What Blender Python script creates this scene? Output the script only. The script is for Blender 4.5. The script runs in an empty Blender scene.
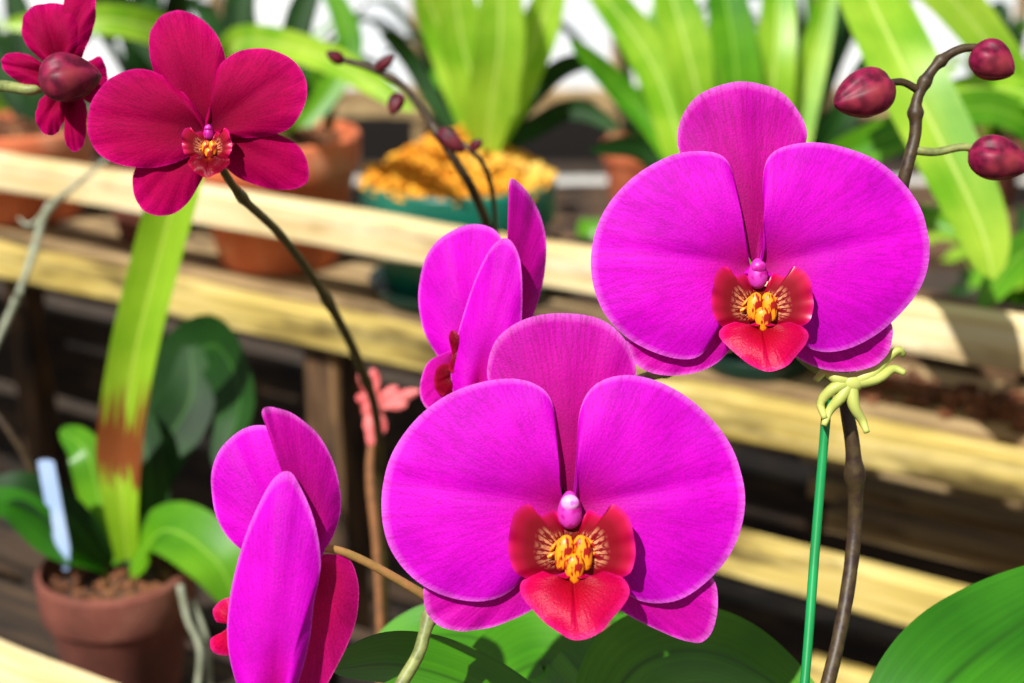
import bpy, math, random
from mathutils import Vector, Matrix, noise
random.seed(7)
FPX = 1422.0
CAM = Vector((0,0,1.5)); PITCH = math.radians(20)
RT = Vector((1,0,0)); FW = Vector((0,math.cos(PITCH),-math.sin(PITCH))); UP = Vector((0,math.sin(PITCH),math.cos(PITCH)))
def P(x,y,d): return CAM + FW*d + RT*((x-512)/FPX*d) + UP*((341.5-y)/FPX*d)
def ray(x,y): return (P(x,y,1)-CAM)
def depth(p): return (p-CAM).dot(FW)
def hitz(x,y,z):
    r=ray(x,y); return CAM + r*((z-CAM.z)/r.z)
def hitn(x,y,n,p0):
    r=ray(x,y); return CAM + r*((p0-CAM).dot(n)/r.dot(n))
def lin(r,g,b):
    f=lambda c:(c/255/12.92) if c/255<=0.04045 else ((c/255+0.055)/1.055)**2.4
    return (f(r),f(g),f(b),1)
sc=bpy.context.scene
# ---------------- objects helpers
def mkobj(name, verts, faces, mat=None, parent=None, uvs=None, smooth=True, origin=None):
    if origin is None:
        origin = sum((Vector(v) for v in verts),Vector())/len(verts)
    me=bpy.data.meshes.new(name)
    me.from_pydata([Vector(v)-origin for v in verts],[],faces)
    if uvs:
        ul=me.uv_layers.new(name="UVMap")
        for l in me.loops: ul.data[l.index].uv=uvs[l.vertex_index]
    if smooth:
        for p in me.polygons: p.use_smooth=True
    if mat: me.materials.append(mat)
    o=bpy.data.objects.new(name,me); sc.collection.objects.link(o)
    o.location=origin
    if parent:
        o.location=origin-parent.location; o.parent=parent
    return o
def empty(name,loc):
    e=bpy.data.objects.new(name,None); e.empty_display_size=0.02; e.location=loc
    sc.collection.objects.link(e); return e
def cr(p0,p1,p2,p3,t):
    return 0.5*((2*p1)+(-p0+p2)*t+(2*p0-5*p1+4*p2-p3)*t*t+(-p0+3*p1-3*p2+p3)*t*t*t)
def spline(pts,n,closed=False):
    pts=[Vector(p) for p in pts]; m=len(pts); out=[]
    segs=m if closed else m-1
    for i in range(n):
        s=i/(n if closed else n-1)*segs
        k=min(int(s),segs-1); t=s-k
        if closed: g=lambda j:pts[j%m]
        else:
            def g(j):
                if j<0: return pts[0]*2-pts[1]
                if j>=m: return pts[-1]*2-pts[-2]
                return pts[j]
        out.append(cr(g(k-1),g(k),g(k+1),g(k+2),t))
    return out
# ---------------- materials
class M:
    def __init__(s,name):
        s.m=bpy.data.materials.new(name); s.m.use_nodes=True; s.t=s.m.node_tree; s.b=s.t.nodes["Principled BSDF"]; s.out=s.t.nodes["Material Output"]
    def n(s,typ,**kw):
        k=s.t.nodes.new(typ)
        for a,v in kw.items(): setattr(k,a,v)
        return k
    def l(s,a,b): s.t.links.new(a,b)
    def ramp(s,fac,stops):
        r=s.n("ShaderNodeValToRGB"); e=r.color_ramp.elements
        while len(e)<len(stops): e.new(0.5)
        for i,(p,c) in enumerate(stops): e[i].position=p; e[i].color=c
        s.l(fac,r.inputs[0]); return r.outputs[0]
    def coord(s,kind,scale):
        tc=s.n("ShaderNodeTexCoord"); mp=s.n("ShaderNodeMapping"); mp.inputs["Scale"].default_value=scale
        s.l(tc.outputs[kind],mp.inputs[0]); return mp.outputs[0]
    def noise(s,vec,scale,detail=3):
        k=s.n("ShaderNodeTexNoise"); k.inputs["Scale"].default_value=scale; k.inputs["Detail"].default_value=detail
        s.l(vec,k.inputs["Vector"]); return k.outputs[0]
    def mix(s,fac,a,b,mode='MIX'):
        k=s.n("ShaderNodeMix",data_type='RGBA',blend_type=mode)
        if isinstance(fac,float): k.inputs[0].default_value=fac
        else: s.l(fac,k.inputs[0])
        for i,v in ((6,a),(7,b)):
            if isinstance(v,tuple): k.inputs[i].default_value=v
            else: s.l(v,k.inputs[i])
        return k.outputs[2]
    def bump(s,h,st,dist=0.001):
        k=s.n("ShaderNodeBump"); k.inputs["Strength"].default_value=st; k.inputs["Distance"].default_value=dist
        s.l(h,k.inputs["Height"]); s.l(k.outputs[0],s.b.inputs["Normal"]); return k
    def transl(s,col,f):
        tr=s.n("ShaderNodeBsdfTranslucent"); s.l(col,tr.inputs[0]); mx=s.n("ShaderNodeMixShader"); mx.inputs[0].default_value=f
        s.l(s.b.outputs[0],mx.inputs[1]); s.l(tr.outputs[0],mx.inputs[2]); s.l(mx.outputs[0],s.out.inputs[0])
W=(1,1,1,1)
def sepv(m):
    tc=m.n("ShaderNodeTexCoord"); sx=m.n("ShaderNodeSeparateXYZ"); m.l(tc.outputs["UV"],sx.inputs[0]); return sx
def mat_petal(name,stops,vein,vs=0.45,rough=0.58,tf=0.24,spec=0.14):
    m=M(name); sx=sepv(m)
    c=m.ramp(sx.outputs[1],stops)
    v=m.noise(m.coord("UV",(34,2.4,1)),1.0,4)
    vr=m.ramp(v,[(0.45,(1,1,1,1)),(0.5,(0,0,0,1)),(0.55,(1,1,1,1))])
    big=m.noise(m.coord("Object",(1,1,1)),45,3)
    inv=m.n("ShaderNodeMath",operation='MULTIPLY_ADD'); m.l(vr,inv.inputs[0]); inv.inputs[1].default_value=-vs; inv.inputs[2].default_value=vs
    c2=m.mix(inv.outputs[0],c,vein)
    bc=m.ramp(big,[(0.3,(0.82,0.82,0.86,1)),(0.7,(1.1,1.1,1.08,1))])
    c3=m.mix(1.0,c2,bc,'MULTIPLY')
    fine=m.noise(m.coord("Object",(1,1,1)),1600,2)
    c3=m.mix(1.0,c3,m.ramp(fine,[(0.3,(0.84,0.84,0.86,1)),(0.7,(1.14,1.16,1.14,1))]),'MULTIPLY')
    m.l(c3,m.b.inputs["Base Color"]); m.b.inputs["Roughness"].default_value=rough; m.b.inputs["Specular IOR Level"].default_value=spec
    ad=m.n("ShaderNodeMath",operation='ADD'); m.l(v,ad.inputs[0]); m.l(fine,ad.inputs[1])
    m.bump(ad.outputs[0],0.32,0.0005)
    m.transl(c3,tf); return m.m
MAG=mat_petal("magenta_petal",[(0,lin(150,0,80)),(0.12,lin(186,0,134)),(0.38,lin(212,0,194)),(0.8,lin(220,0,206)),(0.95,lin(223,8,212)),(1,lin(240,100,232))],lin(168,0,136),0.38)
MAGS=mat_petal("magenta_sepal",[(0,lin(140,0,75)),(0.4,lin(176,0,120)),(0.85,lin(204,0,166)),(0.95,lin(210,10,176)),(1,lin(238,100,218))],lin(145,0,90),0.42)
MAGB=mat_petal("magenta_sepal_back",[(0,lin(160,0,60)),(0.5,lin(192,5,88)),(0.97,lin(205,5,122)),(1,lin(235,70,160))],lin(150,0,60),0.4)
CRIM=mat_petal("crimson_petal",[(0,lin(95,0,30)),(0.3,lin(138,0,48)),(0.8,lin(176,0,78)),(0.97,lin(192,0,98)),(1,lin(212,25,130))],lin(105,0,35),0.42,0.65,0.2,0.05)
LIPM=mat_petal("lip_midlobe",[(0,lin(150,5,15)),(0.3,lin(180,0,38)),(0.85,lin(212,0,80)),(1,lin(232,30,130))],lin(150,0,35),0.35,0.38)
LIPD=mat_petal("lip_dark",[(0,lin(160,40,15)),(0.3,lin(105,0,15)),(0.8,lin(135,0,35)),(1,lin(175,15,60))],lin(85,0,15),0.5,0.35)
def mat_side():
    m=M("lip_side_lobe_striped"); sx=sepv(m)
    c=m.ramp(sx.outputs[1],[(0,lin(150,30,15)),(0.3,lin(118,0,20)),(0.7,lin(142,0,28)),(0.9,lin(188,0,60)),(1,lin(218,10,122))])
    w=m.n("ShaderNodeMath",operation='SINE'); mu=m.n("ShaderNodeMath",operation='MULTIPLY'); m.l(sx.outputs[0],mu.inputs[0]); mu.inputs[1].default_value=70; m.l(mu.outputs[0],w.inputs[0])
    nz=m.noise(m.coord("UV",(11,9,1)),1.0,3); ad=m.n("ShaderNodeMath",operation='MULTIPLY_ADD'); m.l(nz,ad.inputs[0]); ad.inputs[1].default_value=2.6; m.l(w.outputs[0],ad.inputs[2])
    st=m.ramp(ad.outputs[0],[(0.0,(0,0,0,1)),(1.0,W)])
    st.node.color_ramp.elements[0].position=.92
    nzz=m.ramp(nz,[(0.42,(0,0,0,1)),(0.55,W)])
    fade=m.ramp(sx.outputs[1],[(0.1,W),(0.38,W),(0.58,(0,0,0,1))])
    f=m.mix(1.0,st,fade,'MULTIPLY'); f=m.mix(1.0,f,nzz,'MULTIPLY')
    c2=m.mix(f,c,lin(240,165,120)); m.l(c2,m.b.inputs["Base Color"]); m.b.inputs["Roughness"].default_value=0.35; m.transl(c2,0.12); return m.m
LIPS=mat_side()
def mat_spots(name,base,spot,scale,th,rough=0.4,st=(1,1,1)):
    m=M(name); v=m.noise(m.coord("Object",st),scale,2)
    c=m.ramp(v,[(th-0.04,base),(th+0.04,spot)]); m.l(c,m.b.inputs["Base Color"]); m.b.inputs["Roughness"].default_value=rough; m.bump(v,0.4,0.0005); return m.m
CALL=mat_spots("lip_callus_yellow",lin(248,155,15),lin(160,15,10),800,0.51,st=(1,.5,.35))
COLM=mat_spots("column_pink",lin(205,50,175),lin(185,10,140),300,0.55)
ANTH=mat_spots("anther_cap",lin(240,165,232),lin(228,110,212),400,0.6,0.3)
def mat_leaf(name,c1,c2,rib,rough=0.35,tf=0.3,tip=None,spec=.5):
    m=M(name); sx=sepv(m)
    v=m.noise(m.coord("UV",(20,1.2,1)),1.0,3); g=m.noise(m.coord("Object",(1,1,1)),14,3)
    c=m.mix(m.ramp(g,[(0.35,(0,0,0,1)),(0.65,W)]),c1,c2)
    c=m.mix(1.0,c,m.ramp(v,[(0.3,(0.78,0.82,0.75,1)),(0.7,(1.1,1.08,1.1,1))]),'MULTIPLY')
    c=m.mix(m.ramp(sx.outputs[0],[(0.46,(0,0,0,1)),(0.495,W),(0.505,W),(0.54,(0,0,0,1))]),c,rib)
    if tip:
        n2=m.noise(m.coord("UV",(5,3,1)),2.0,3); ad=m.n("ShaderNodeMath",operation='MULTIPLY_ADD'); m.l(n2,ad.inputs[0]); ad.inputs[1].default_value=0.3; m.l(sx.outputs[1],ad.inputs[2])
        c=m.mix(m.ramp(ad.outputs[0],tip),c,lin(150,80,38))
    m.b.inputs["Specular IOR Level"].default_value=spec
    m.l(c,m.b.inputs["Base Color"]); m.b.inputs["Roughness"].default_value=rough; m.bump(v,0.15,0.001); m.transl(c,tf); return m.m
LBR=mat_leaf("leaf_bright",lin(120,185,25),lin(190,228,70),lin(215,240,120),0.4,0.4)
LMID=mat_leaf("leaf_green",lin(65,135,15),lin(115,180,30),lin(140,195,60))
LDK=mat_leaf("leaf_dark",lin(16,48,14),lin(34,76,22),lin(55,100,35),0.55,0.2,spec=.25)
LPH=mat_leaf("leaf_phalaenopsis",lin(55,125,12),lin(90,165,22),lin(50,105,12),0.32,0.15)
LPD=mat_leaf("leaf_phalaenopsis_dark",lin(35,98,12),lin(58,130,20),lin(35,88,12),0.42,0.12,spec=.3)
K=(0,0,0,1)
LTIP=mat_leaf("leaf_brown_band",lin(130,185,25),lin(175,220,50),lin(200,230,80),0.4,0.35,tip=[(0.36,K),(0.39,W),(0.52,W),(0.57,K)])
def mat_stem(name,c1,c2,sc_=60,rough=0.5):
    m=M(name); v=m.noise(m.coord("Object",(1,1,1)),sc_,4); c=m.ramp(v,[(0.35,c1),(0.65,c2)]); m.l(c,m.b.inputs["Base Color"]); m.b.inputs["Roughness"].default_value=rough; m.bump(v,0.3,0.001); return m.m
SDK=mat_stem("stem_dark",lin(48,30,22),lin(75,60,32),300); SGR=mat_stem("stem_green",lin(105,115,60),lin(150,158,90),260); SRED=mat_stem("stem_brown_green",lin(62,50,25),lin(85,80,36),200)
SPINK=mat_stem("stem_pinkish",lin(150,125,60),lin(180,130,75),200); ROOT=mat_stem("aerial_root",lin(130,135,110),lin(175,180,155)); SCOR=mat_stem("stem_coral",lin(130,88,55),lin(158,105,65),200)
def mat_bud(name,c1,c2,c3):
    m=M(name); o=m.coord("Object",(1,1,1)); v=m.noise(o,260,4); g=m.noise(o,70,2)
    c=m.mix(m.ramp(v,[(0.4,K),(0.62,W)]),c1,c2); c=m.mix(m.ramp(g,[(0.5,K),(0.75,W)]),c,c3)
    m.l(c,m.b.inputs["Base Color"]); m.b.inputs["Roughness"].default_value=0.5; m.b.inputs["Specular IOR Level"].default_value=0.3; m.bump(v,0.25,0.0006); return m.m
BUDM=mat_bud("bud_crimson",lin(88,5,38),lin(138,15,65),lin(150,55,60)); BUDD=mat_bud("bud_dark",lin(60,8,25),lin(95,18,40),lin(110,35,40))
STAKE=mat_stem("green_stake_paint",lin(10,130,65),lin(20,160,85),30,0.35); CLIP=mat_stem("clip_plastic",lin(165,175,80),lin(198,205,108),40,0.45)
CORAL=mat_stem("coral_flower",lin(215,80,85),lin(240,130,125),150)
GPOT=mat_stem("green_plastic",lin(5,88,74),lin(12,112,92),10,0.35); GDK=mat_stem("green_plastic_dark",lin(8,42,38),lin(12,55,46),10,0.4)
TAGM=mat_stem("tag_plastic",lin(150,180,225),lin(185,205,240),20,0.3)
def mat_terra(name,c1,c2,c3):
    m=M(name); o=m.coord("Object",(1,1,1)); v=m.noise(o,18,5); f=m.noise(o,300,3)
    c=m.ramp(v,[(0.3,c1),(0.55,c2),(0.75,c3)]); c=m.mix(0.35,c,m.ramp(f,[(0.3,(0.55,0.5,0.5,1)),(0.7,(1.2,1.15,1.1,1))]),'MULTIPLY')
    m.l(c,m.b.inputs["Base Color"]); m.b.inputs["Roughness"].default_value=0.85; m.bump(f,0.4,0.001); return m.m
TERR=mat_terra("terracotta",lin(190,94,54),lin(222,122,78),lin(232,168,130)); TERD=mat_terra("terracotta_aged",lin(95,52,40),lin(130,72,58),lin(165,112,92))
SOIL=mat_terra("potting_soil",lin(40,25,15),lin(70,45,28),lin(110,80,50)); BARKM=mat_terra("golden_moss",lin(225,140,20),lin(245,180,45),lin(255,225,120)); BARKD=mat_terra("brown_bark",lin(70,40,22),lin(120,72,40),lin(170,122,85))
def mat_wood(name,c1,c2,c3,stain_or_shade=lin(70,52,25),sa=0.62):
    m=M(name); v=m.noise(m.coord("Object",(3,60,60)),1.5,5); f=m.noise(m.coord("Object",(1,1.6,1.6)),7,5); g=m.noise(m.coord("Object",(6,25,25)),1.5,4)
    c=m.ramp(v,[(0.3,c1),(0.5,c2),(0.7,c3)]); c=m.mix(m.ramp(f,[(0.48,K),(0.7,W)]),c,c1)
    c=m.mix(m.ramp(g,[(sa-.08,K),(sa+.12,W)]),c,stain_or_shade)
    m.l(c,m.b.inputs["Base Color"]); m.b.inputs["Roughness"].default_value=0.85; m.bump(v,0.5,0.003); return m.m
WCR=mat_wood("wood_cream",lin(215,185,125),lin(242,220,168),lin(252,238,205),lin(165,130,75),.66)
WYE=mat_wood("wood_mossy_dappled_shade",lin(160,135,60),lin(215,190,105),lin(240,218,150),lin(95,78,35),.56)  # mossy yellow wood; dark blotches also paint dappled shade into the board colour
WMD=mat_wood("wood_grey_brown",lin(115,90,58),lin(165,138,95),lin(205,180,130),lin(70,52,32),.58)
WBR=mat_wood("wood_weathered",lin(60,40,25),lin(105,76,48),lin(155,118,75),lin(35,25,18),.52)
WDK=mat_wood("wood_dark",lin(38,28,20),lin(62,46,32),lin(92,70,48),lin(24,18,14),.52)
# ---------------- frame for blooms
class Frame:
    def __init__(s,cx,cy,d): s.cx,s.cy=cx,cy; s.o=P(cx,cy,d); s.s=d/FPX
    def w(s,x,y,z): return s.o+RT*((x-s.cx)*s.s)+UP*(-(y-s.cy)*s.s)-FW*(z*s.s)
def petal(name,F,base,outline,mat,parent,z0=0,tip=0,bulge=8,crease=3,ripple=1.5,tx=0,ty=0,nr=20,na=96,seed=0,shape=1.0):
    """lobed sheet: rings growing from the attachment point out to the rim, with relief along z"""
    ol=spline([(x,y,0) for x,y in outline],na,True); b=Vector((base[0],base[1],0))
    cen=sum(ol,Vector())/na; ax=(cen-b); L=max(ax.length,1); ax=ax/L
    verts=[];uvs=[];faces=[]
    for j in range(nr+1):
        r=(j/nr)
        for i,p in enumerate(ol):
            q=b+(p-b)*r; dl=q-b; along=dl.dot(ax)/(2*L); perp=abs(dl.x*ax.y-dl.y*ax.x)
            z=z0+tip*along+bulge*math.sin(math.pi*min(1,r))+tx*dl.x+ty*dl.y
            z-=crease*math.exp(-(perp/(0.13*L))**2)*min(1,r*3)*(1-r*0.5)
            a=i/na*2*math.pi
            z+=ripple*r**5*(math.sin(a*5+seed)+0.6*math.sin(a*11+seed*2))
            z+=3.0*noise.noise(Vector((q.x*0.025,q.y*0.025,seed*3.1)))*r
            verts.append(F.w(q.x,q.y,z)); uvs.append((abs(i/na*2-1)*1.0+seed*0.37,r))
    for j in range(nr):
        for i in range(na):
            i2=(i+1)%na
            faces.append((j*na+i,j*na+i2,(j+1)*na+i2,(j+1)*na+i))
    return mkobj(name,verts,faces,mat,parent,uvs)
def blob(name,F,c,r,mat,parent,z=0,rz=None,n=20,taper=0.0,rot=0):
    rx,ry=r; rz=rz or min(rx,ry); verts=[];faces=[]
    for j in range(n+1):
        ph=math.pi*j/n
        for i in range(n):
            th=2*math.pi*i/n; yy=-math.cos(ph); k=math.sin(ph)*(1-taper*yy)
            x=rx*k*math.cos(th); y=ry*yy
            xr=x*math.cos(rot)-y*math.sin(rot); yr=x*math.sin(rot)+y*math.cos(rot)
            verts.append(F.w(c[0]+xr,c[1]+yr,z+rz*k*math.sin(th)))
    for j in range(n):
        for i in range(n):
            i2=(i+1)%n; faces.append((j*n+i,j*n+i2,(j+1)*n+i2,(j+1)*n+i))
    return mkobj(name,verts,faces,mat,parent)
def lip(F,c,s,parent,mid=LIPM,side=LIPS,z=4,cap=ANTH,col=COLM):
    X=lambda pts:[(c[0]+(x-570)*s,c[1]+(y-520)*s) for x,y in pts]
    t=lambda x,y:(c[0]+(x-570)*s,c[1]+(y-520)*s)
    petal("lip_side_lobe_l",F,t(566,552),X([(570,545),(562,522),(553,508),(540,512),(528,500),(514,508),(509,530),(509,550),(516,567),(532,576),(552,576),(568,570)]),side,parent,z0=z,tip=20*s,bulge=4*s,crease=0,tx=-0.3,seed=0,ripple=2.2,nr=16,na=64)
    petal("lip_side_lobe_r",F,t(576,552),X([(572,545),(580,522),(588,508),(600,512),(610,500),(624,510),(630,530),(632,550),(626,568),(610,576),(590,577),(574,570)]),side,parent,z0=z,tip=20*s,bulge=4*s,crease=0,tx=0.3,seed=0,ripple=2.2,nr=16,na=64)
    petal("lip_midlobe",F,t(572,574),X([(572,566),(555,571),(540,567),(525,573),(520,586),(534,603),(552,618),(573,627),(595,620),(612,605),(626,588),(622,574),(606,567),(590,571)]),mid,parent,z0=z+20*s,tip=20*s,bulge=9*s,crease=7*s,seed=3,ripple=2.0,nr=16,na=64)
    blob("lip_throat",F,t(571,548),(30*s,26*s),LIPD,parent,z=z+1*s,rz=8*s)
    blob("callus_l",F,t(563,549),(9*s,18*s),CALL,parent,z=z+18*s,rz=7*s,rot=0.22,taper=.2)
    blob("callus_r",F,t(582,549),(9*s,18*s),CALL,parent,z=z+18*s,rz=7*s,rot=-0.22,taper=.2)
    blob("callus_mid",F,t(573,564),(10*s,15*s),CALL,parent,z=z+22*s,rz=7*s,taper=.35)
    for k,(dx,dy,ro,ll) in enumerate(((-17,-8,.8,10),(-20,2,1.2,11),(18,-8,-.8,10),(21,2,-1.2,11))):
        blob("callus_ridge_%d"%k,F,t(573+dx,549+dy),(2.4*s,ll*s),CALL,parent,z=z+13*s,rz=3*s,rot=ro,n=10)
    blob("column",F,t(569,508),(12*s,19*s),col,parent,z=z+8*s,rz=12*s,taper=-0.2)
    blob("anther_cap",F,t(569,500),(9*s,8*s),cap,parent,z=z+16*s,rz=6*s)
# ---------------- tube & bud
def tube(name,pts,rad,mat,parent=None,n=48,seg=10,nodes=()):
    c=spline(pts,n); verts=[];faces=[]
    up=Vector((0.3,0.5,0.8)).normalized()
    rs=rad if isinstance(rad,(list,tuple)) else [rad,rad]
    for i,p in enumerate(c):
        t=(c[min(i+1,n-1)]-c[max(i-1,0)]).normalized(); a=t.cross(up)
        if a.length<1e-3: a=t.orthogonal()
        a.normalize(); b=t.cross(a)
        s=i/(n-1); k=s*(len(rs)-1); k0=min(int(k),len(rs)-2); r=rs[k0]+(rs[k0+1]-rs[k0])*(k-k0)
        for nd in nodes: r*=1+0.45*math.exp(-((s-nd)/0.012)**2)
        for j in range(seg):
            th=2*math.pi*j/seg; verts.append(p+(a*math.cos(th)+b*math.sin(th))*r)
    for i in range(n-1):
        for j in range(seg):
            j2=(j+1)%seg; faces.append((i*seg+j,i*seg+j2,(i+1)*seg+j2,(i+1)*seg+j))
    faces.append(tuple(range(seg))[::-1]); faces.append(tuple((n-1)*seg+j for j in range(seg)))
    return mkobj(name,verts,faces,mat,parent)
def bud(name,base,tip,rad,mat,parent):
    ax=(tip-base); L=ax.length; ax.normalize(); a=ax.orthogonal().normalized(); b=ax.cross(a); verts=[];faces=[];n=24;m=36
    for j in range(n+1):
        s=j/n; r=rad*(math.sin(math.pi*s**0.8))**0.62*(1-0.15*s)
        for i in range(m):
            th=2*math.pi*i/m; k=1-0.2*abs(math.cos(1.5*th+0.5+s*.6))**10
            verts.append(base+ax*(L*s)+(a*math.cos(th)+b*math.sin(th))*r*k)
    for j in range(n):
        for i in range(m):
            i2=(i+1)%m; faces.append((j*m+i,j*m+i2,(j+1)*m+i2,(j+1)*m+i))
    return mkobj(name,verts,faces,mat,parent)
def leaf(name,pts,width,mat,parent=None,face=None,fold=0.18,prof='strap',n=36,m=9,wave=0.0):
    """pts world points base->tip; width in metres"""
    c=spline(pts,n); face=(face or (-FW)).normalized(); verts=[];uvs=[];faces=[]
    for i,p in enumerate(c):
        s=i/(n-1); t=(c[min(i+1,n-1)]-c[max(i-1,0)]).normalized(); side=t.cross(face).normalized(); nn=side.cross(t)
        if prof=='strap': w=min(1,0.55+s*1.3)*(math.sqrt(max(0,1-((s-0.6)/0.4)**2)) if s>0.6 else 1)
        elif prof=='oval': w=math.sin(math.pi*min(1,(0.06+0.94*s)))**0.55
        else: w=min(1,.5+s*1.6)
        w=max(w,0.02)*width/2
        for j in range(m):
            u=j/(m-1)*2-1
            verts.append(p+side*(u*w)+nn*(fold*w*abs(u)**1.3+wave*w*math.sin(s*9+u*1.5))); uvs.append((j/(m-1),s))
    for i in range(n-1):
        for j in range(m-1): faces.append((i*m+j,i*m+j+1,(i+1)*m+j+1,(i+1)*m+j))
    return mkobj(name,verts,faces,mat,parent,uvs)
def lathe(name,c,prof,mat,parent=None,n=56,wob=0.0):
    verts=[];faces=[]
    for r,z in prof:
        for i in range(n):
            th=2*math.pi*i/n; k=1+wob*math.sin(3*th+z*40); verts.append(c+Vector((r*k*math.cos(th),r*k*math.sin(th),z)))
    for j in range(len(prof)-1):
        for i in range(n):
            i2=(i+1)%n; faces.append((j*n+i,j*n+i2,(j+1)*n+i2,(j+1)*n+i))
    faces.append(tuple(range(n))[::-1])
    o=mkobj(name,verts,faces,mat,parent,smooth=False)
    for p in o.data.polygons: p.use_smooth=len(p.vertices)==4
    bv=o.modifiers.new("b",'BEVEL'); bv.width=0.0012; bv.segments=2; bv.limit_method='ANGLE'
    return o
def chips(name,c,R,z,mat,parent,n=140,s=0.009,h=0.01):
    verts=[];faces=[]
    for k in range(n):
        r=R*math.sqrt(random.random()); th=random.random()*6.283; o=c+Vector((r*math.cos(th),r*math.sin(th),z+random.random()*h*(1.2-r/R)))
        rot=Matrix.Rotation(random.random()*6,3,Vector((random.random()-.5,random.random()-.5,random.random())).normalized())
        sx,sy,sz=s*random.uniform(.6,1.3),s*random.uniform(.4,.9),s*random.uniform(.2,.5); b=len(verts)
        for dx,dy,dz in ((-1,-1,-1),(1,-.8,-1),(.8,1,-1),(-1,.7,-1),(-.8,-1,1),(1,-1,.8),(.9,.8,1),(-.9,1,1)):
            verts.append(o+rot@Vector((dx*sx,dy*sy,dz*sz)))
        for f in ((3,2,1,0),(4,5,6,7),(0,1,5,4),(1,2,6,5),(2,3,7,6),(3,0,4,7)): faces.append(tuple(b+i for i in f))
    return mkobj(name,verts,faces,mat,parent,smooth=False)
def pot(name,c,R,H,mat,rimh=0.25,fill=BARKD,bot=0.68,golden=False,saucer=None):
    e=empty(name,c); t=R*0.07; rh=H*rimh; rb=R*bot
    def rr(z): return rb+(R*0.93-rb)*z/(H-rh)
    prof=[(0.001,0),(rb,0),(rr(H-rh),H-rh),(R*0.99,H-rh),(R,H-rh*0.5),(R,H-0.003),(R-0.003,H),(R-t,H),(R-t*1.3,H-rh),(rb,H*0.5),(0.001,H*0.5)]
    lathe("pot_body",c,prof,mat,e,wob=0.004)
    lathe("soil",c,[(0.001,H*0.6),(R*0.80,H*0.6),(R*0.87,H*0.86),(R*0.45,H*0.92),(0.001,H*0.93)],SOIL,e)
    if golden: chips("moss_chips",c,R*0.98,H*0.93,fill,e,n=1500,s=R*0.045,h=H*0.42)
    else: chips("bark_chips",c,R*0.84,H*0.9,fill,e,n=130,s=R*0.075,h=H*0.08)
    if saucer: lathe("saucer",c,[(0.001,0),(rb*1.18,0),(rb*1.3,0.018),(rb*1.25,0.018),(rb*1.12,0.003),(0.001,0.003)],saucer,e)
    return e
def beam(name,a,b,h,w,mat,parent,rough=0.0018):
    L=(b-a).length; x=(b-a)/L; z=Vector((0,0,1)); 
    if abs(x.z)>0.9: z=Vector((NN.x,NN.y,0))
    y=z.cross(x).normalized(); z=x.cross(y)
    N_=max(2,int(L/0.04)); verts=[];faces=[]
    cs=[(-1,-.85),(-1,.85),(-.85,1),(.85,1),(1,.85),(1,-.85),(.85,-1),(-.85,-1)]
    for i in range(N_+1):
        X=-L/2+L*i/N_
        for (p,q) in cs:
            nz=noise.noise(Vector((X*9+a.x*7,p*3,q*3+a.z*5)))*rough
            verts.append(Vector((X,p*(w/2+nz),q*(h/2+nz))))
    for i in range(N_):
        for j in range(8):
            j2=(j+1)%8; faces.append((i*8+j,(i+1)*8+j,(i+1)*8+j2,i*8+j2))
    faces.append(tuple(range(8))); faces.append(tuple(N_*8+j for j in range(8))[::-1])
    o=mkobj(name,verts,faces,mat,None,smooth=False,origin=Vector((0,0,0)))
    mid=(a+b)/2; o.rotation_euler=Matrix((x,y,z)).transposed().to_euler()
    o.location=mid
    if parent: o.location=mid-parent.location; o.parent=parent
    return o
# ================= BENCH
A_=math.radians(30.6)
UU=Vector((math.cos(A_),-math.sin(A_),0)); NN=Vector((math.sin(A_),math.cos(A_),0)); ZZ=Vector((0,0,1))
R0=P(512,257,1.3)
S0=hitn(512,367,NN,R0); zs=S0.z+0.019
bench=empty("wooden_plant_bench",Vector((S0.x,S0.y,0)))
beam("front_rail",R0-UU*1.3,R0+UU*0.85,0.038,0.024,WCR,bench)
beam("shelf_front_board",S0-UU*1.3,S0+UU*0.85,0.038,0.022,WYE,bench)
for k,off in enumerate((0.05,0.125,0.20,0.275,0.35)):
    q=S0+NN*off; q.z=zs-0.011; beam("shelf_slat_%d"%k,q-UU*1.3,q+UU*0.85,0.022,0.055,WMD if k<2 else WBR,bench)
T0=hitn(850,583,NN,R0)
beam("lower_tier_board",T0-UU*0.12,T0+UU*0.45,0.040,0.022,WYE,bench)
for k,off in enumerate((0.10,0.2,0.32)):
    q=T0+NN*off; q.z=T0.z+0.01-0.02*k; beam("lower_tier_slat_%d"%k,q-UU*(0.05+0.05*k),q+UU*0.5,0.02,0.04,WMD,bench)
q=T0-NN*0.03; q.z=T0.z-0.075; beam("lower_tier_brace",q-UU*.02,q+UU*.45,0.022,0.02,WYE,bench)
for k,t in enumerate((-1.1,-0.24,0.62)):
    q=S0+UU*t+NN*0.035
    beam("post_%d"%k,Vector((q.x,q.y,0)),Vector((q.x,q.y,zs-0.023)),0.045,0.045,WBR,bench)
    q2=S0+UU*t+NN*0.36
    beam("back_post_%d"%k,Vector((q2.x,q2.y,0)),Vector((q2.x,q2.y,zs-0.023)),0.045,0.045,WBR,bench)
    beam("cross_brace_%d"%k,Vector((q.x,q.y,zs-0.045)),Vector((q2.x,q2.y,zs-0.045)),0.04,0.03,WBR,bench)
for k,t in enumerate((-1.1,0.72)):
    q=R0+UU*t+NN*0.022; beam("rail_upright_%d"%k,Vector((q.x,q.y,zs-0.03)),Vector((q.x,q.y,R0.z+0.01)),0.03,0.02,WBR,bench)
# weathered back boards low behind the bench
q=S0+NN*0.42
for k,z in enumerate((.15,.33,.51,.69,.87)): beam("back_board_%d"%k,Vector((q.x,q.y,z))-UU*1.3,Vector((q.x,q.y,z))+UU*0.85,0.15,0.018,WDK if k!=4 else WBR,bench)
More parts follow.
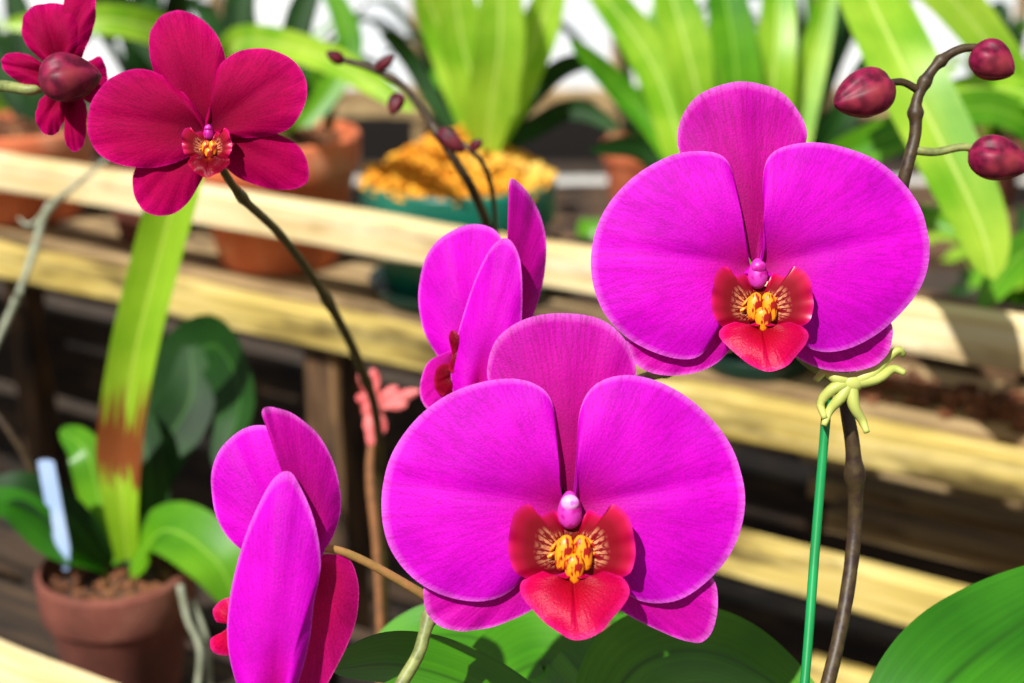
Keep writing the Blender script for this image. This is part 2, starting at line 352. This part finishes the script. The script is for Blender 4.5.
# debris
dv=hitz(950,400,zs+0.002); deb=empty("fallen_bark_litter",dv)
for t in (0,-.05,.05): chips("litter",dv+UU*t,0.035,0.001,BARKD,deb,n=45,s=0.006,h=.006)
# lower staging, front left
LP=P(115,565,1.0); LP.z-=0.105; zl=LP.z
low=empty("lower_staging_bench",Vector((LP.x,LP.y,0)))
for k,off in enumerate((-0.05,0.04,0.13,)):
    q=LP+NN*off; q.z=zl-0.011; beam("slat_%d"%k,q-UU*0.5,q+UU*0.35,0.022,0.06,WDK,low)
fr=P(35,690,0.86); beam("front_rail",fr-UU*0.35,fr+UU*0.5,0.03,0.03,WCR,low)
for t in (-0.3,0.3):
    q=fr+UU*t+NN*0.03; beam("leg",Vector((q.x,q.y,0)),Vector((q.x,q.y,fr.z)),0.035,0.03,WBR,low)
    q=LP+UU*t+NN*0.13; beam("leg_back",Vector((q.x,q.y,0)),Vector((q.x,q.y,zl-0.022)),0.035,0.03,WBR,low)
# ================= POTS ON SHELF (kept clear of the rail)
def shelfpot(name,px,py,wpx,topy,mat,**k):
    while True:
        c=hitz(px,py,zs+0.001); d=depth(c); R=wpx/2*d/FPX
        if (c-R0).dot(NN) > R+0.016: break
        py-=1
    H=(py-topy)/FPX*d/math.cos(PITCH)
    return pot(name,c,R,H,mat,**k),c,R,H
t1=shelfpot("terracotta_pot",30,226,150,128,TERR)
t2=shelfpot("terracotta_pot",280,270,170,138,TERR,rimh=0.27)
shelfpot("terracotta_pot",146,236,74,165,TERD)
g1=shelfpot("green_plastic_pot",460,308,190,180,GPOT,golden=True,fill=BARKM,rimh=0.34,saucer=GDK,bot=0.74)
g2=shelfpot("green_plastic_pot",756,376,132,280,GDK,saucer=GDK)
def plant_leaf(par,px,w,mat,name="leaf",**k):
    pts=[P(x,y,d) for x,y,d in px]; d=sum(p[2] for p in px)/len(px)
    return leaf(name,pts,w*d/FPX,mat,par,**k)
d1=depth(g1[1])-0.05
pl=empty("strap_leaf_plant",g1[1]+Vector((0,0,g1[3]*0.9)))
for px,w,mt in [
  ([(478,150,d1),(462,90,d1),(440,30,d1),(415,-30,d1-.03)],38,LBR),
  ([(482,150,d1-.01),(478,100,d1-.03),(462,40,d1-.05),(450,-50,d1-.08)],46,LBR),
  ([(486,150,d1-.02),(492,100,d1-.05),(500,40,d1-.08),(500,-60,d1-.1)],50,LBR),
  ([(490,150,d1),(510,100,d1),(535,40,d1-.03),(560,-30,d1-.05)],42,LBR),
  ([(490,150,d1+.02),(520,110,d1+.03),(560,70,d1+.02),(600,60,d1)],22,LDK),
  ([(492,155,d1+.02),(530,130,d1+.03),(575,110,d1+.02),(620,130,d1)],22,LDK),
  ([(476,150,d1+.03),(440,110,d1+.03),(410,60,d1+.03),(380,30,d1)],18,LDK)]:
    plant_leaf(pl,px,w,mt,fold=0.3,prof='strap')
d2=depth(g2[1])
pl=empty("strap_leaf_plant",g2[1]+Vector((0,0,g2[3]*0.9)))
for px,w,mt in [
  ([(740,285,d2),(690,170,d2),(650,60,d2),(575,-40,d2)],42,LBR),
  ([(745,285,d2),(715,170,d2-.02),(690,60,d2-.05),(655,-60,d2-.05)],50,LBR),
  ([(750,285,d2),(740,170,d2-.02),(735,60,d2-.05),(715,-60,d2-.05)],48,LMID),
  ([(755,285,d2),(765,170,d2),(775,60,d2-.03),(780,-60,d2)],40,LBR),
  ([(757,285,d2),(785,180,d2),(805,90,d2),(835,-30,d2)],34,LBR),
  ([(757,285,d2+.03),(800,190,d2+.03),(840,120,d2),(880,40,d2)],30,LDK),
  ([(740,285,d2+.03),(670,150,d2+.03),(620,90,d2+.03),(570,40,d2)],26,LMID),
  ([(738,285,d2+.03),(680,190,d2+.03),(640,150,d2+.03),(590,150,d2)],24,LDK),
  ([(760,285,d2+.02),(830,240,d2+.03),(900,215,d2+.02),(970,235,d2)],26,LMID),
  ([(758,285,d2+.02),(800,210,d2+.03),(860,150,d2-.02),(1040,85,d2-.08)],42,LMID)]:
    plant_leaf(pl,px,w,mt,fold=0.3)
# plant in terracotta pots : arching leaves upper-left
d3=depth(t2[1]); pl=empty("arching_leaf_plant",t2[1]+Vector((0,0,t2[3]*0.9)))
for px,w,mt in [
  ([(300,145,d3),(235,60,d3-.1),(250,40,d3-.2),(330,60,d3-.3),(415,112,d3-.35)],30,LBR),
  ([(270,145,d3),(235,80,d3),(180,40,d3-.05),(110,20,d3-.1),(0,25,d3-.1)],34,LBR),
  ([(285,145,d3),(330,90,d3),(350,40,d3),(320,-30,d3)],26,LMID),
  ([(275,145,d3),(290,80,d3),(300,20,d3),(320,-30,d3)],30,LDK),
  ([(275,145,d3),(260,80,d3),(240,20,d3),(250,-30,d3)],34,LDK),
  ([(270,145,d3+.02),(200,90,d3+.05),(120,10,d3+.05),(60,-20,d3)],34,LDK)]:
    plant_leaf(pl,px,w,mt,fold=0.25)
d4=depth(t1[1]); pl=empty("arching_leaf_plant",t1[1]+Vector((0,0,t1[3]*0.9)))
for px,w in [([(35,135,d4),(0,60,d4),(-40,0,d4)],30),([(40,135,d4),(60,60,d4),(120,-10,d4)],28),([(35,135,d4),(30,60,d4),(10,-20,d4)],30),([(35,135,d4),(80,100,d4),(130,90,d4)],28)]:
    plant_leaf(pl,px,w,LDK,fold=0.25)
# big leaves right foreground of bench
bp=hitz(1120,400,zs+0.001)
bpot=pot("terracotta_pot",bp,0.07,0.12,TERR)
pl=empty("broad_strap_plant",bp+Vector((0,0,0.11)))
db=depth(bp)
plant_leaf(pl,[(1120,300,db),(1000,60,db-.05),(885,-60,db-.1),(862,-30,db-.16),(895,50,db-.22),(940,140,db-.24),(980,225,db-.25),(994,280,db-.25)],66,LBR,fold=0.15)
plant_leaf(pl,[(1115,300,db),(1060,250,db-.05),(1020,255,db-.08),(978,308,db-.1)],40,LMID)
plant_leaf(pl,[(1115,290,db),(1060,160,db-.05),(1000,110,db-.08),(930,120,db-.1),(850,152,db-.1)],34,LMID)
plant_leaf(pl,[(1120,290,db),(1080,170,db-.05),(1040,100,db-.08),(960,90,db-.02),(900,130,db)],26,LBR)
# ================= LOWER LEFT POT & PLANT
lp=pot("terracotta_pot",LP+Vector((0,0,0.001)),0.054,0.105,TERD,rimh=0.3,fill=BARKD)
pl=empty("potted_orchid_plant",LP+Vector((0,0,0.095)))
plant_leaf(pl,[(128,560,1.0),(122,500,.98),(122,440,.97),(136,350,.94),(158,260,.92),(178,185,.90),(195,110,.9)],48,LTIP,name="tall_leaf",fold=0.35,n=60,prof='open')
plant_leaf(pl,[(125,560,1.01),(150,500,1.0),(140,430,1.01),(120,400,1.02)],40,LDK)
plant_leaf(pl,[(130,565,1.02),(150,450,1.06),(175,380,1.06),(215,345,1.05),(240,400,1.0),(215,470,.98)],66,LDK,prof='oval',fold=0.3,face=Vector((-.4,-1,.3)))
plant_leaf(pl,[(132,565,1.0),(150,470,1.02),(190,400,1.04),(190,340,1.06)],58,LDK,prof='oval')
plant_leaf(pl,[(115,565,1.0),(100,500,1.0),(85,450,1.0),(60,430,1.02)],40,LMID,prof='oval')
plant_leaf(pl,[(130,570,1.0),(165,530,.97),(215,560,.95),(240,610,.95)],66,LMID,prof='oval',face=Vector((0.1,-.6,1)))
plant_leaf(pl,[(110,570,1.0),(70,520,.97),(20,490,.95),(-40,500,.95)],44,LDK,prof='oval',face=Vector((0,-.6,1)))
plant_leaf(pl,[(108,570,1.0),(60,545,.96),(10,505,.94),(-50,505,.93)],40,LPD,prof='oval',face=Vector((0,-.6,1)))
# tag
a=P(66,570,.96);b=P(46,462,.95); 
side=RT*0.0055; fwd=FW*0.0006
tg=[]
for s in (-1,1):
    for q in (a-side*.2,a+side*.3,a+(b-a)*.2+side,b+side,b+side*.6+(b-a)*.02,b-side*.6+(b-a)*.02,b-side,a+(b-a)*.2-side): tg.append(q+fwd*s)
mkobj("plant_label_tag",tg,[tuple(range(8)),tuple(range(15,7,-1))]+[(i,(i+1)%8,8+(i+1)%8,8+i) for i in range(8)],TAGM,None,smooth=False)
# aerial roots
tube("aerial_root",[P(112,155,1.2),P(70,190,1.15),P(46,212,1.1),P(34,250,1.08),P(20,290,1.05),P(0,335,1.05),P(-20,380,1.05)],[0.0015,0.003,0.0025,0.0025],ROOT,nodes=(.3,.5,.7))
tube("aerial_root",[P(46,212,1.1),P(30,225,1.09),P(18,218,1.09)],[0.002,0.001],ROOT,n=16)
tube("aerial_root",[P(180,585,.93),P(188,620,.93),P(200,650,.93),P(196,700,.93)],[0.0025,0.002],ROOT)
tube("aerial_root",[P(192,600,.94),P(206,640,.94),P(210,700,.94)],[0.002,0.002],ROOT)
tube("flower_stalk",[P(-20,395,.98),P(15,440,.98),P(55,510,.99),P(100,575,1.0)],[0.002,0.003],SDK)
# coral small flower on thin stem
cf=empty("coral_spray_flower",P(378,400,.9))
tube("stem",[P(376,415,.88),P(370,470,.88),P(376,540,.88),P(380,620,.88),P(382,720,.88)],[0.002,0.003,0.0025,0.003],SCOR,cf)
F=Frame(378,400,.88)
for k,(tx_,ty_) in enumerate(((360,372),(374,368),(398,386),(420,390),(408,404),(385,432),(358,395),(368,430),(372,445))):
    L=math.hypot(tx_-376,ty_-405); ux,uy=(tx_-376)/L,(ty_-405)/L; w=5.5
    petal("petal_%d"%k,F,(376,405),[(376,405),(376+ux*L*.5-uy*w,405+uy*L*.5+ux*w),(376+ux*L*.85-uy*w*.8,405+uy*L*.85+ux*w*.8),(tx_,ty_),(376+ux*L*.85+uy*w*.8,405+uy*L*.85-ux*w*.8),(376+ux*L*.5+uy*w,405+uy*L*.5-ux*w)],CORAL,cf,z0=k*1.5,tip=8,bulge=3,crease=0,ripple=.8,nr=6,na=24)
blob("heart",F,(374,408),(12,14),CORAL,cf,z=6)
# ================= MAGENTA BLOOM A (front centre)
def bloom(name,cx,cy,d): 
    return empty(name,P(cx,cy,d)),Frame(cx,cy,d)
e,F=bloom("magenta_orchid_flower",570,520,.43)
petal("dorsal_sepal",F,(570,500),[(575,500),(540,440),(500,395),(487,375),(496,340),(525,319),(563,313),(603,320),(629,345),(637,378),(620,400),(597,440)],MAGS,e,z0=-6,tip=-4,bulge=4,crease=-3,seed=1)
petal("lateral_sepal_l",F,(560,540),[(565,545),(545,600),(500,627),(462,634),(434,626),(423,605),(430,575),(480,555),(530,540)],MAGS,e,z0=-8,tip=-8,bulge=4,seed=2)
petal("lateral_sepal_r",F,(580,540),[(575,545),(600,595),(645,626),(688,644),(710,642),(719,615),(714,580),(670,560),(610,540)],MAGS,e,z0=-8,tip=-8,bulge=4,seed=3)
petal("petal_l",F,(562,505),[(564,515),(556,455),(553,405),(535,384),(500,379),(455,391),(418,417),(391,455),(381,500),(388,545),(412,578),(450,598),(490,600),(518,584),(535,550),(553,525)],MAG,e,z0=2,tip=-6,bulge=12,crease=5,seed=4)
petal("petal_r",F,(576,505),[(574,515),(576,455),(580,410),(595,385),(625,375),(662,383),(700,407),(731,445),(745,490),(740,535),(718,572),(685,597),(650,603),(622,590),(605,560),(588,530)],MAG,e,z0=3,tip=-6,bulge=12,crease=5,seed=5)
lip(F,(570,520),1.0,e,z=8)
# ================= BLOOM B
e,F=bloom("magenta_orchid_flower",757,280,.455)
petal("dorsal_sepal",F,(753,262),[(757,262),(738,235),(735,190),(700,165),(680,150),(682,118),(702,92),(742,80),(780,89),(803,115),(807,143),(780,165),(768,200),(768,240)],MAGS,e,z0=-6,tip=-4,bulge=4,crease=-3,seed=6)
petal("lateral_sepal_l",F,(748,290),[(752,300),(735,345),(710,368),(675,376),(645,370),(630,352),(632,325),(680,305),(720,285)],MAGS,e,z0=-8,tip=-8,bulge=4,seed=7)
petal("lateral_sepal_r",F,(762,290),[(762,300),(785,345),(815,366),(850,372),(882,364),(895,345),(890,315),(845,300),(790,285)],MAGS,e,z0=-8,tip=-8,bulge=4,seed=8)
petal("petal_l",F,(748,265),[(750,275),(742,235),(735,190),(728,162),(708,151),(672,155),(632,178),(602,215),(591,262),(601,307),(628,338),(665,356),(695,358),(712,340),(722,305),(737,282)],MAG,e,z0=2,tip=-6,bulge=12,crease=5,seed=9)
petal("petal_r",F,(760,265),[(758,275),(764,235),(762,185),(770,155),(800,143),(840,146),(885,165),(918,200),(931,245),(921,288),(893,322),(858,345),(825,352),(803,342),(797,308),(775,285)],MAG,e,z0=3,tip=-6,bulge=12,crease=5,seed=10)
lip(F,(756,284),.81,e,z=8,cap=COLM)
# ================= BLOOM C (turned away, behind A)
e,F=bloom("magenta_orchid_flower",470,350,.49)
petal("lateral_sepal",F,(465,352),[(462,350),(440,355),(425,365),(418,390),(424,408),(440,413),(455,400),(465,375)],MAGS,e,z0=-6,tx=.4,bulge=5,seed=11)
petal("petal_far",F,(472,355),[(474,362),(450,368),(433,352),(420,325),(416,290),(424,255),(442,234),(470,223),(495,230),(505,255),(498,300),(488,335)],MAG,e,z0=-14,tx=.4,bulge=8,crease=3,seed=12)
petal("dorsal_sepal",F,(505,330),[(505,345),(515,290),(515,240),(509,200),(511,178),(526,188),(540,210),(547,240),(544,280),(532,320),(517,345)],MAGS,e,z0=-4,tx=-.7,bulge=6,seed=13)
petal("petal_near",F,(478,390),[(470,395),(453,392),(452,360),(462,320),(476,278),(492,248),(508,240),(520,262),(522,310),(517,350),(500,385),(485,398)],MAG,e,z0=8,tx=.25,bulge=10,crease=-3,seed=14)
petal("lip_side",F,(462,352),[(462,340),(454,330),(449,337),(452,355),(449,370),(462,372),(468,355)],LIPD,e,z0=6,bulge=2,nr=8,na=32)
petal("lip_mid",F,(455,375),[(458,368),(442,364),(434,374),(435,390),(444,396),(456,388)],LIPD,e,z0=0,tx=.6,bulge=4,nr=8,na=32)
# ================= BLOOM D (lower left, side on)
e,F=bloom("magenta_orchid_flower",290,565,.42)
petal("petal_far",F,(285,545),[(275,572),(245,558),(218,532),(206,495),(211,460),(230,436),(255,426),(282,434),(300,460),(306,510),(298,550)],MAG,e,z0=-14,tx=.12,bulge=8,crease=3,seed=15)
petal("dorsal_sepal",F,(310,545),[(310,560),(292,505),(287,455),(267,420),(266,408),(276,407),(297,416),(320,440),(335,475),(338,515),(325,550)],MAGS,e,z0=-6,tx=-.5,bulge=7,seed=16)
petal("lateral_sepal_back",F,(315,570),[(300,565),(318,556),(345,562),(356,590),(352,630),(335,670),(310,710),(285,715),(285,660),(295,600)],MAGB,e,z0=-10,tx=-.4,bulge=6,seed=17)
petal("petal_near",F,(278,706),[(316,600),(323,562),(317,520),(303,487),(291,470),(274,480),(253,520),(238,565),(229,615),(231,655),(243,692),(262,714),(285,712),(302,675),(312,635)],MAG,e,z0=12,tx=.08,bulge=16,crease=-6,seed=18,ripple=.8,nr=28)
petal("lip_mid",F,(240,622),[(242,600),(226,598),(213,609),(217,622),(230,624),(222,632),(210,640),(216,654),(236,652),(244,625)],LIPM,e,z0=2,tx=.1,bulge=4,nr=8,na=40)
# ================= CRIMSON BLOOMS
e,F=bloom("crimson_orchid_flower",207,132,.48)
petal("lateral_sepal_l",F,(202,132),[(208,140),(200,178),(182,206),(158,215),(138,207),(130,185),(136,160),(160,138),(190,124)],CRIM,e,z0=-6,tip=-6,seed=21)
petal("lateral_sepal_r",F,(210,132),[(206,140),(230,172),(262,186),(292,188),(306,178),(304,155),(288,138),(255,126),(225,122)],CRIM,e,z0=-6,tip=-6,seed=22)
petal("dorsal_sepal",F,(207,128),[(207,134),(182,112),(158,84),(149,55),(149,30),(160,14),(180,9),(203,20),(220,42),(226,75),(220,112)],CRIM,e,z0=-3,tip=-4,seed=23)
petal("petal_l",F,(202,130),[(207,136),(188,158),(155,168),(120,165),(96,150),(89,125),(97,95),(118,76),(147,70),(174,84),(196,108)],CRIM,e,z0=2,tip=4,bulge=6,seed=24)
petal("petal_r",F,(211,128),[(206,132),(212,100),(217,72),(235,54),(262,49),(292,60),(307,82),(305,108),(288,130),(255,138),(228,137)],CRIM,e,z0=2,tip=4,bulge=6,seed=25)
lip(F,(211,138),.40,e,mid=LIPD,z=6,cap=COLM)
e,F=bloom("crimson_orchid_flower",65,85,.50)
petal("dorsal_sepal",F,(60,60),[(62,70),(35,55),(22,35),(24,15),(45,3),(72,8),(82,28),(76,55)],CRIM,e,z0=0,seed=26)
petal("petal_u",F,(60,60),[(58,70),(70,40),(62,5),(70,-18),(92,-14),(95,10),(88,40),(75,65)],CRIM,e,z0=-4,seed=27)
petal("petal_side",F,(75,85),[(70,85),(80,65),(98,55),(105,75),(103,95),(88,102)],CRIM,e,z0=-6,seed=28)
petal("petal_low_l",F,(62,95),[(60,90),(40,100),(36,120),(44,134),(58,132),(68,110)],CRIM,e,z0=0,seed=29)
petal("petal_low_r",F,(72,95),[(70,90),(66,115),(66,140),(74,152),(84,145),(88,120),(84,100)],CRIM,e,z0=2,seed=30)
petal("petal_l",F,(50,75),[(58,80),(40,90),(12,78),(0,62),(12,52),(35,58)],CRIM,e,z0=-2,seed=33)
bud("closed_lip_bud",P(38,80,.485),P(102,76,.49),0.0095,BUDM,e)
cs=empty("crimson_orchid_stem",P(225,180,.49))
tube("stem",[P(208,145,.495),P(240,195,.53),P(285,240,.60),P(330,305,.68),P(362,370,.76),P(378,430,.86),P(384,560,.95),P(384,760,1.0)],[0.0014,0.0018,0.0024,0.003,0.003],SRED,cs,n=80,nodes=(.15,.42,.6))
tube("stem_left",[P(-40,92,.51),P(0,86,.505),P(30,90,.50),P(50,84,.505)],[0.0022,0.0018],SGR,cs)
# dark bud spray top-middle
sp=empty("orchid_bud_spray",P(450,150,.7))
tube("stem",[P(335,58,.7),P(370,68,.7),P(405,88,.7),P(432,125,.7),P(455,160,.7),P(475,195,.72),P(490,240,.8),P(500,330,.95),P(505,400,1.05)],[0.0015,0.0020,0.0026,0.0028],SDK,sp,nodes=(.2,.4))
tube("stem_2",[P(458,140,.7),P(480,160,.7),P(492,190,.72),P(496,240,.8)],[0.0013,0.0015],SDK,sp)
for b0,b1,r in (((344,62),(326,52),.0036),((376,70),(394,56),.0034),((400,94),(391,114),.0045),((438,130),(464,152),.0052),((470,150),(482,140),.003)):
    bud("bud",P(*b0,.7),P(*b1,.695),r,BUDD,sp)
# ================= MAGENTA BUDS + STEM
st=empty("magenta_orchid_stem",P(905,180,.5))
tube("bud_stem",[P(985,47,.49),P(958,50,.49),P(934,68,.49),P(917,100,.49),P(915,135,.49),P(905,175,.49),P(890,240,.495),P(862,330,.49),P(846,390,.48),P(853,450,.48),P(855,520,.485),P(846,600,.48),P(826,690,.47),P(790,800,.455)],[0.0013,0.0017,0.0021,0.0022,0.0022,0.0026,0.0024,0.0024],SDK,st,n=140,nodes=(.13,.19,.26,.55,.72))
tube("pedicel_1",[P(918,90,.49),P(902,82,.488),P(884,84,.486)],[0.0014,0.0012],SDK,st,n=12)
tube("pedicel_2",[P(912,150,.49),P(935,152,.49),P(962,147,.49),P(978,150,.49)],[0.0015,0.0013],SGR,st,n=16)
bud("bud_1",P(891,86,.487),P(834,104,.48),.0094,BUDM,st)
bud("bud_2",P(972,50,.49),P(1014,74,.485),.0078,BUDM,st)
bud("bud_3",P(968,152,.49),P(1030,168,.485),.0086,BUDM,st)
tube("pedicel_b",[P(757,300,.462),P(790,345,.468),P(815,368,.472),P(848,378,.48)],[0.0015,0.0015],SGR,st,n=20)
tube("spray_stem",[P(848,378,.482),P(800,345,.49),P(740,345,.495),P(680,366,.498),P(640,380,.495),P(600,400,.49),P(560,470,.465),P(500,560,.45),P(438,604,.442),P(418,655,.435),P(392,705,.43),P(370,800,.42)],[0.002,0.002,0.002,0.0021],SGR,st,n=90,nodes=(.3,.75))
tube("pedicel_a",[P(570,505,.436),P(575,450,.445),P(590,420,.48)],[0.0013,0.0015],SGR,st,n=14)
tube("pedicel_c",[P(480,360,.495),P(520,380,.497),P(600,400,.49)],[0.0015,0.0015],SGR,st,n=14)
tube("pedicel_d",[P(305,552,.423),P(332,549,.425),P(370,564,.43),P(436,602,.441)],[0.0011,0.0013,0.0015],SPINK,st,n=24)
sk=empty("green_plant_stake",P(815,550,.49))
tube("stake",[P(828,395,.475),P(824,440,.475),P(815,550,.47),P(804,690,.46),P(790,800,.45)],[0.0016,0.0016],STAKE,sk)
# clip
ce=empty("orchid_clip",P(855,385,.468)); F=Frame(850,385,.466)
for k,ps in enumerate(([(850,380),(835,378),(824,372),(814,380)],[(850,382),(832,388),(820,402),(823,418)],[(852,380),(868,374),(882,362),(896,350),(902,355)],[(852,382),(875,378),(892,369),(903,373)],[(850,384),(852,405),(861,420),(865,432)],[(850,382),(838,398),(829,410),(822,425)])):
    tube("arm_%d"%k,[F.w(x,y,4+(i%2)*4) for i,(x,y) in enumerate(ps)],[0.0025,0.0017,0.0010],CLIP,ce,n=16)
blob("clip_body",F,(850,382),(13,10),CLIP,ce,z=5,rz=9)
# ================= FRONT ORCHID PLANT (leaves) + potting table
tz=1.075
pt=empty("potting_table",Vector((0.05,0.48,0)))
for k in range(4):
    y=0.36+0.07*k; beam("top_slat_%d"%k,Vector((-0.35,y,tz-.011)),Vector((0.45,y,tz-.011)),0.022,0.06,WBR,pt)
for x in (-.3,.4):
    beam("apron",Vector((x,0.34,tz-.045)),Vector((x,0.59,tz-.045)),0.045,0.03,WBR,pt)
    for y in (.36,.57): beam("leg",Vector((x,y,0)),Vector((x,y,tz-.022)),0.035,0.035,WBR,pt)
def fpot(c): return pot("terracotta_pot",c,0.06,0.105,TERD)
c1=Vector((0.03,.47,tz+.001)); c2=Vector((0.20,.44,tz+.001)); fpot(c1); fpot(c2)
op=empty("magenta_orchid_foliage",c1+Vector((0,0,.10)))
Uf=Vector((0,-.35,1))
plant_leaf(op,[(590,740,.50),(640,665,.52),(720,655,.52),(830,720,.50)],105,LPH,prof='oval',face=Uf,fold=.25)
plant_leaf(op,[(610,740,.50),(560,668,.54),(520,670,.54),(455,720,.52)],120,LPH,prof='oval',face=Uf,fold=.25)
plant_leaf(op,[(600,740,.50),(500,650,.56),(440,635,.58),(370,650,.58)],88,LPH,prof='oval',face=Uf,fold=.25)
plant_leaf(op,[(580,745,.48),(480,690,.47),(400,665,.46),(330,670,.45)],80,LPH,prof='oval',face=Uf,fold=.25)
plant_leaf(op,[(600,740,.50),(640,650,.58),(610,620,.62),(560,600,.64)],60,LPH,prof='oval',face=Uf,fold=.25)
op=empty("magenta_orchid_foliage",c2+Vector((0,0,.10)))
plant_leaf(op,[(870,790,.47),(940,690,.48),(1020,625,.50),(1130,560,.52)],126,LPD,prof='oval',face=Uf,fold=.22)
plant_leaf(op,[(900,790,.46),(990,760,.44),(1070,720,.43),(1150,710,.43)],100,LPD,prof='oval',face=Uf,fold=.22)
# ================= BACKGROUND: floor, wall, back bench with plants
def plane(name,x0,x1,y0,y1,z,mat):
    return mkobj(name,[(x0,y0,z),(x1,y0,z),(x1,y1,z),(x0,y1,z)],[(0,1,2,3)],mat,smooth=False)
FLO=mat_terra("dark_soil_floor",lin(34,26,18),lin(54,40,26),lin(80,62,42)); GRV=mat_terra("pale_gravel",lin(150,150,145),lin(195,195,190),lin(235,235,232))
plane("floor",-6,6,-2,8,0,FLO); plane("gravel_path",-5,5,5.0,6.3,0.004,GRV)
WALLM=mat_stem("white_polycarbonate",lin(215,222,230),lin(245,247,250),2,0.4)
wl=empty("wall_back",Vector((0,6.5,0)))
for k in range(10):
    x=-4+0.9*k
    mkobj("panel_%d"%k,[(x,6.5,0.35),(x+.86,6.5,0.35),(x+.86,6.5,2.6),(x,6.5,2.6),(x,6.53,0.35),(x+.86,6.53,0.35),(x+.86,6.53,2.6),(x,6.53,2.6)],[(0,1,2,3),(7,6,5,4),(0,4,5,1),(3,2,6,7),(0,3,7,4),(1,5,6,2)],WALLM,wl,smooth=False)
    beam("mullion_%d"%k,Vector((x-.02,6.48,0)),Vector((x-.02,6.48,2.6)),0.05,0.05,WMD,wl)
beam("sill",Vector((-4,6.48,.3)),Vector((5,6.48,.3)),0.12,0.08,WMD,wl)
bb=empty("back_plant_bench",Vector((0,2.7,0)))
for k in range(5):
    y=2.5+.11*k; beam("slat_%d"%k,Vector((-1.6,y,.76)),Vector((1.8,y,.76)),.03,.09,WBR,bb)
for x in (-1.5,0,1.7):
    for y in (2.5,2.94): beam("leg",Vector((x,y,0)),Vector((x,y,.745)),.06,.06,WDK,bb)
def bush(name,c,n,L,w,mats,spread=1.0):
    e=empty(name,c)
    for k in range(n):
        th=random.uniform(0,6.283); sp=random.uniform(.15,1)*spread; dr=Vector((math.cos(th),math.sin(th),0)); l=L*random.uniform(.7,1.15)
        pts=[c+dr*.01,c+dr*(.25*sp*l)+ZZ*(.45*l),c+dr*(.6*sp*l)+ZZ*(.8*l),c+dr*(1.0*sp*l)+ZZ*(l*(1-.45*sp))]
        leaf("leaf_%d"%k,pts,w*random.uniform(.7,1.2),random.choice(mats),e,face=Vector((-dr.x,-dr.y,.4)),n=18,m=5,fold=.3)
random.seed(21)
for k,x in enumerate([-1.35,-1.0,-.7,-.38,-.08,.25,.6,.95,1.3,1.6]):
    y=2.72+random.uniform(-.12,.12); c=Vector((x,y,.776)); R=random.uniform(.07,.09)
    pot("terracotta_pot" if k%3 else "green_plastic_pot",c,R,.14,[GDK,TERD,TERR][k%3])
    bush("background_foliage_plant",c+ZZ*.12,random.choice((10,12)),random.uniform(.25,.38),.045,[[LDK,LMID,LDK],[LDK,LBR,LMID],[LDK,LMID,LDK]][k%3],1.15)
lowb=empty("back_low_staging",Vector((.6,2.12,0)))
for y in (2.06,2.16): beam("slat",Vector((-.05,y,.60)),Vector((1.3,y,.60)),.025,.08,WDK,lowb)
for x in (0,1.25): beam("leg",Vector((x,2.11,0)),Vector((x,2.11,.587)),.05,.05,WDK,lowb)
for x in (.12,.45,.8,1.1):
    pot("terracotta_pot",Vector((x,2.11,.614)),.05,.08,TERD); bush("background_foliage_plant",Vector((x,2.11,.68)),16,.27,.045,[LMID,LDK,LBR],1.4)
# ================= LIGHT
su=bpy.data.lights.new("sun","SUN"); su.energy=6.0; su.angle=math.radians(0.8); su.color=(1,.975,.93)
so=bpy.data.objects.new("sun",su); sc.collection.objects.link(so); so.location=(-1,-1,4)
dirv=Vector((0.40,0.64,-0.95)).normalized(); so.rotation_euler=dirv.to_track_quat('-Z','Y').to_euler()
wd=bpy.data.worlds.new("sky"); sc.world=wd; wd.use_nodes=True; nt=wd.node_tree; bg=nt.nodes["Background"]
sky=nt.nodes.new("ShaderNodeTexSky"); sky.sky_type='HOSEK_WILKIE'; sky.turbidity=3; sky.sun_direction=(-dirv)
bg.inputs[1].default_value=0.5
mixn=nt.nodes.new("ShaderNodeMix"); mixn.data_type='RGBA'; mixn.inputs[0].default_value=.6; nt.links.new(sky.outputs[0],mixn.inputs[6]); mixn.inputs[7].default_value=(1,.97,.93,1); nt.links.new(mixn.outputs[2],bg.inputs[0])
# ================= CAMERA
cd=bpy.data.cameras.new("camera"); co=bpy.data.objects.new("camera",cd); sc.collection.objects.link(co)
co.location=CAM; co.rotation_euler=(math.radians(90)-PITCH,0,0); cd.sensor_width=36; cd.lens=36*FPX/1024; cd.clip_start=.02
cd.dof.use_dof=True; cd.dof.focus_distance=.45; cd.dof.aperture_fstop=9
sc.camera=co
sc.view_settings.view_transform='Standard'; sc.view_settings.look='None'
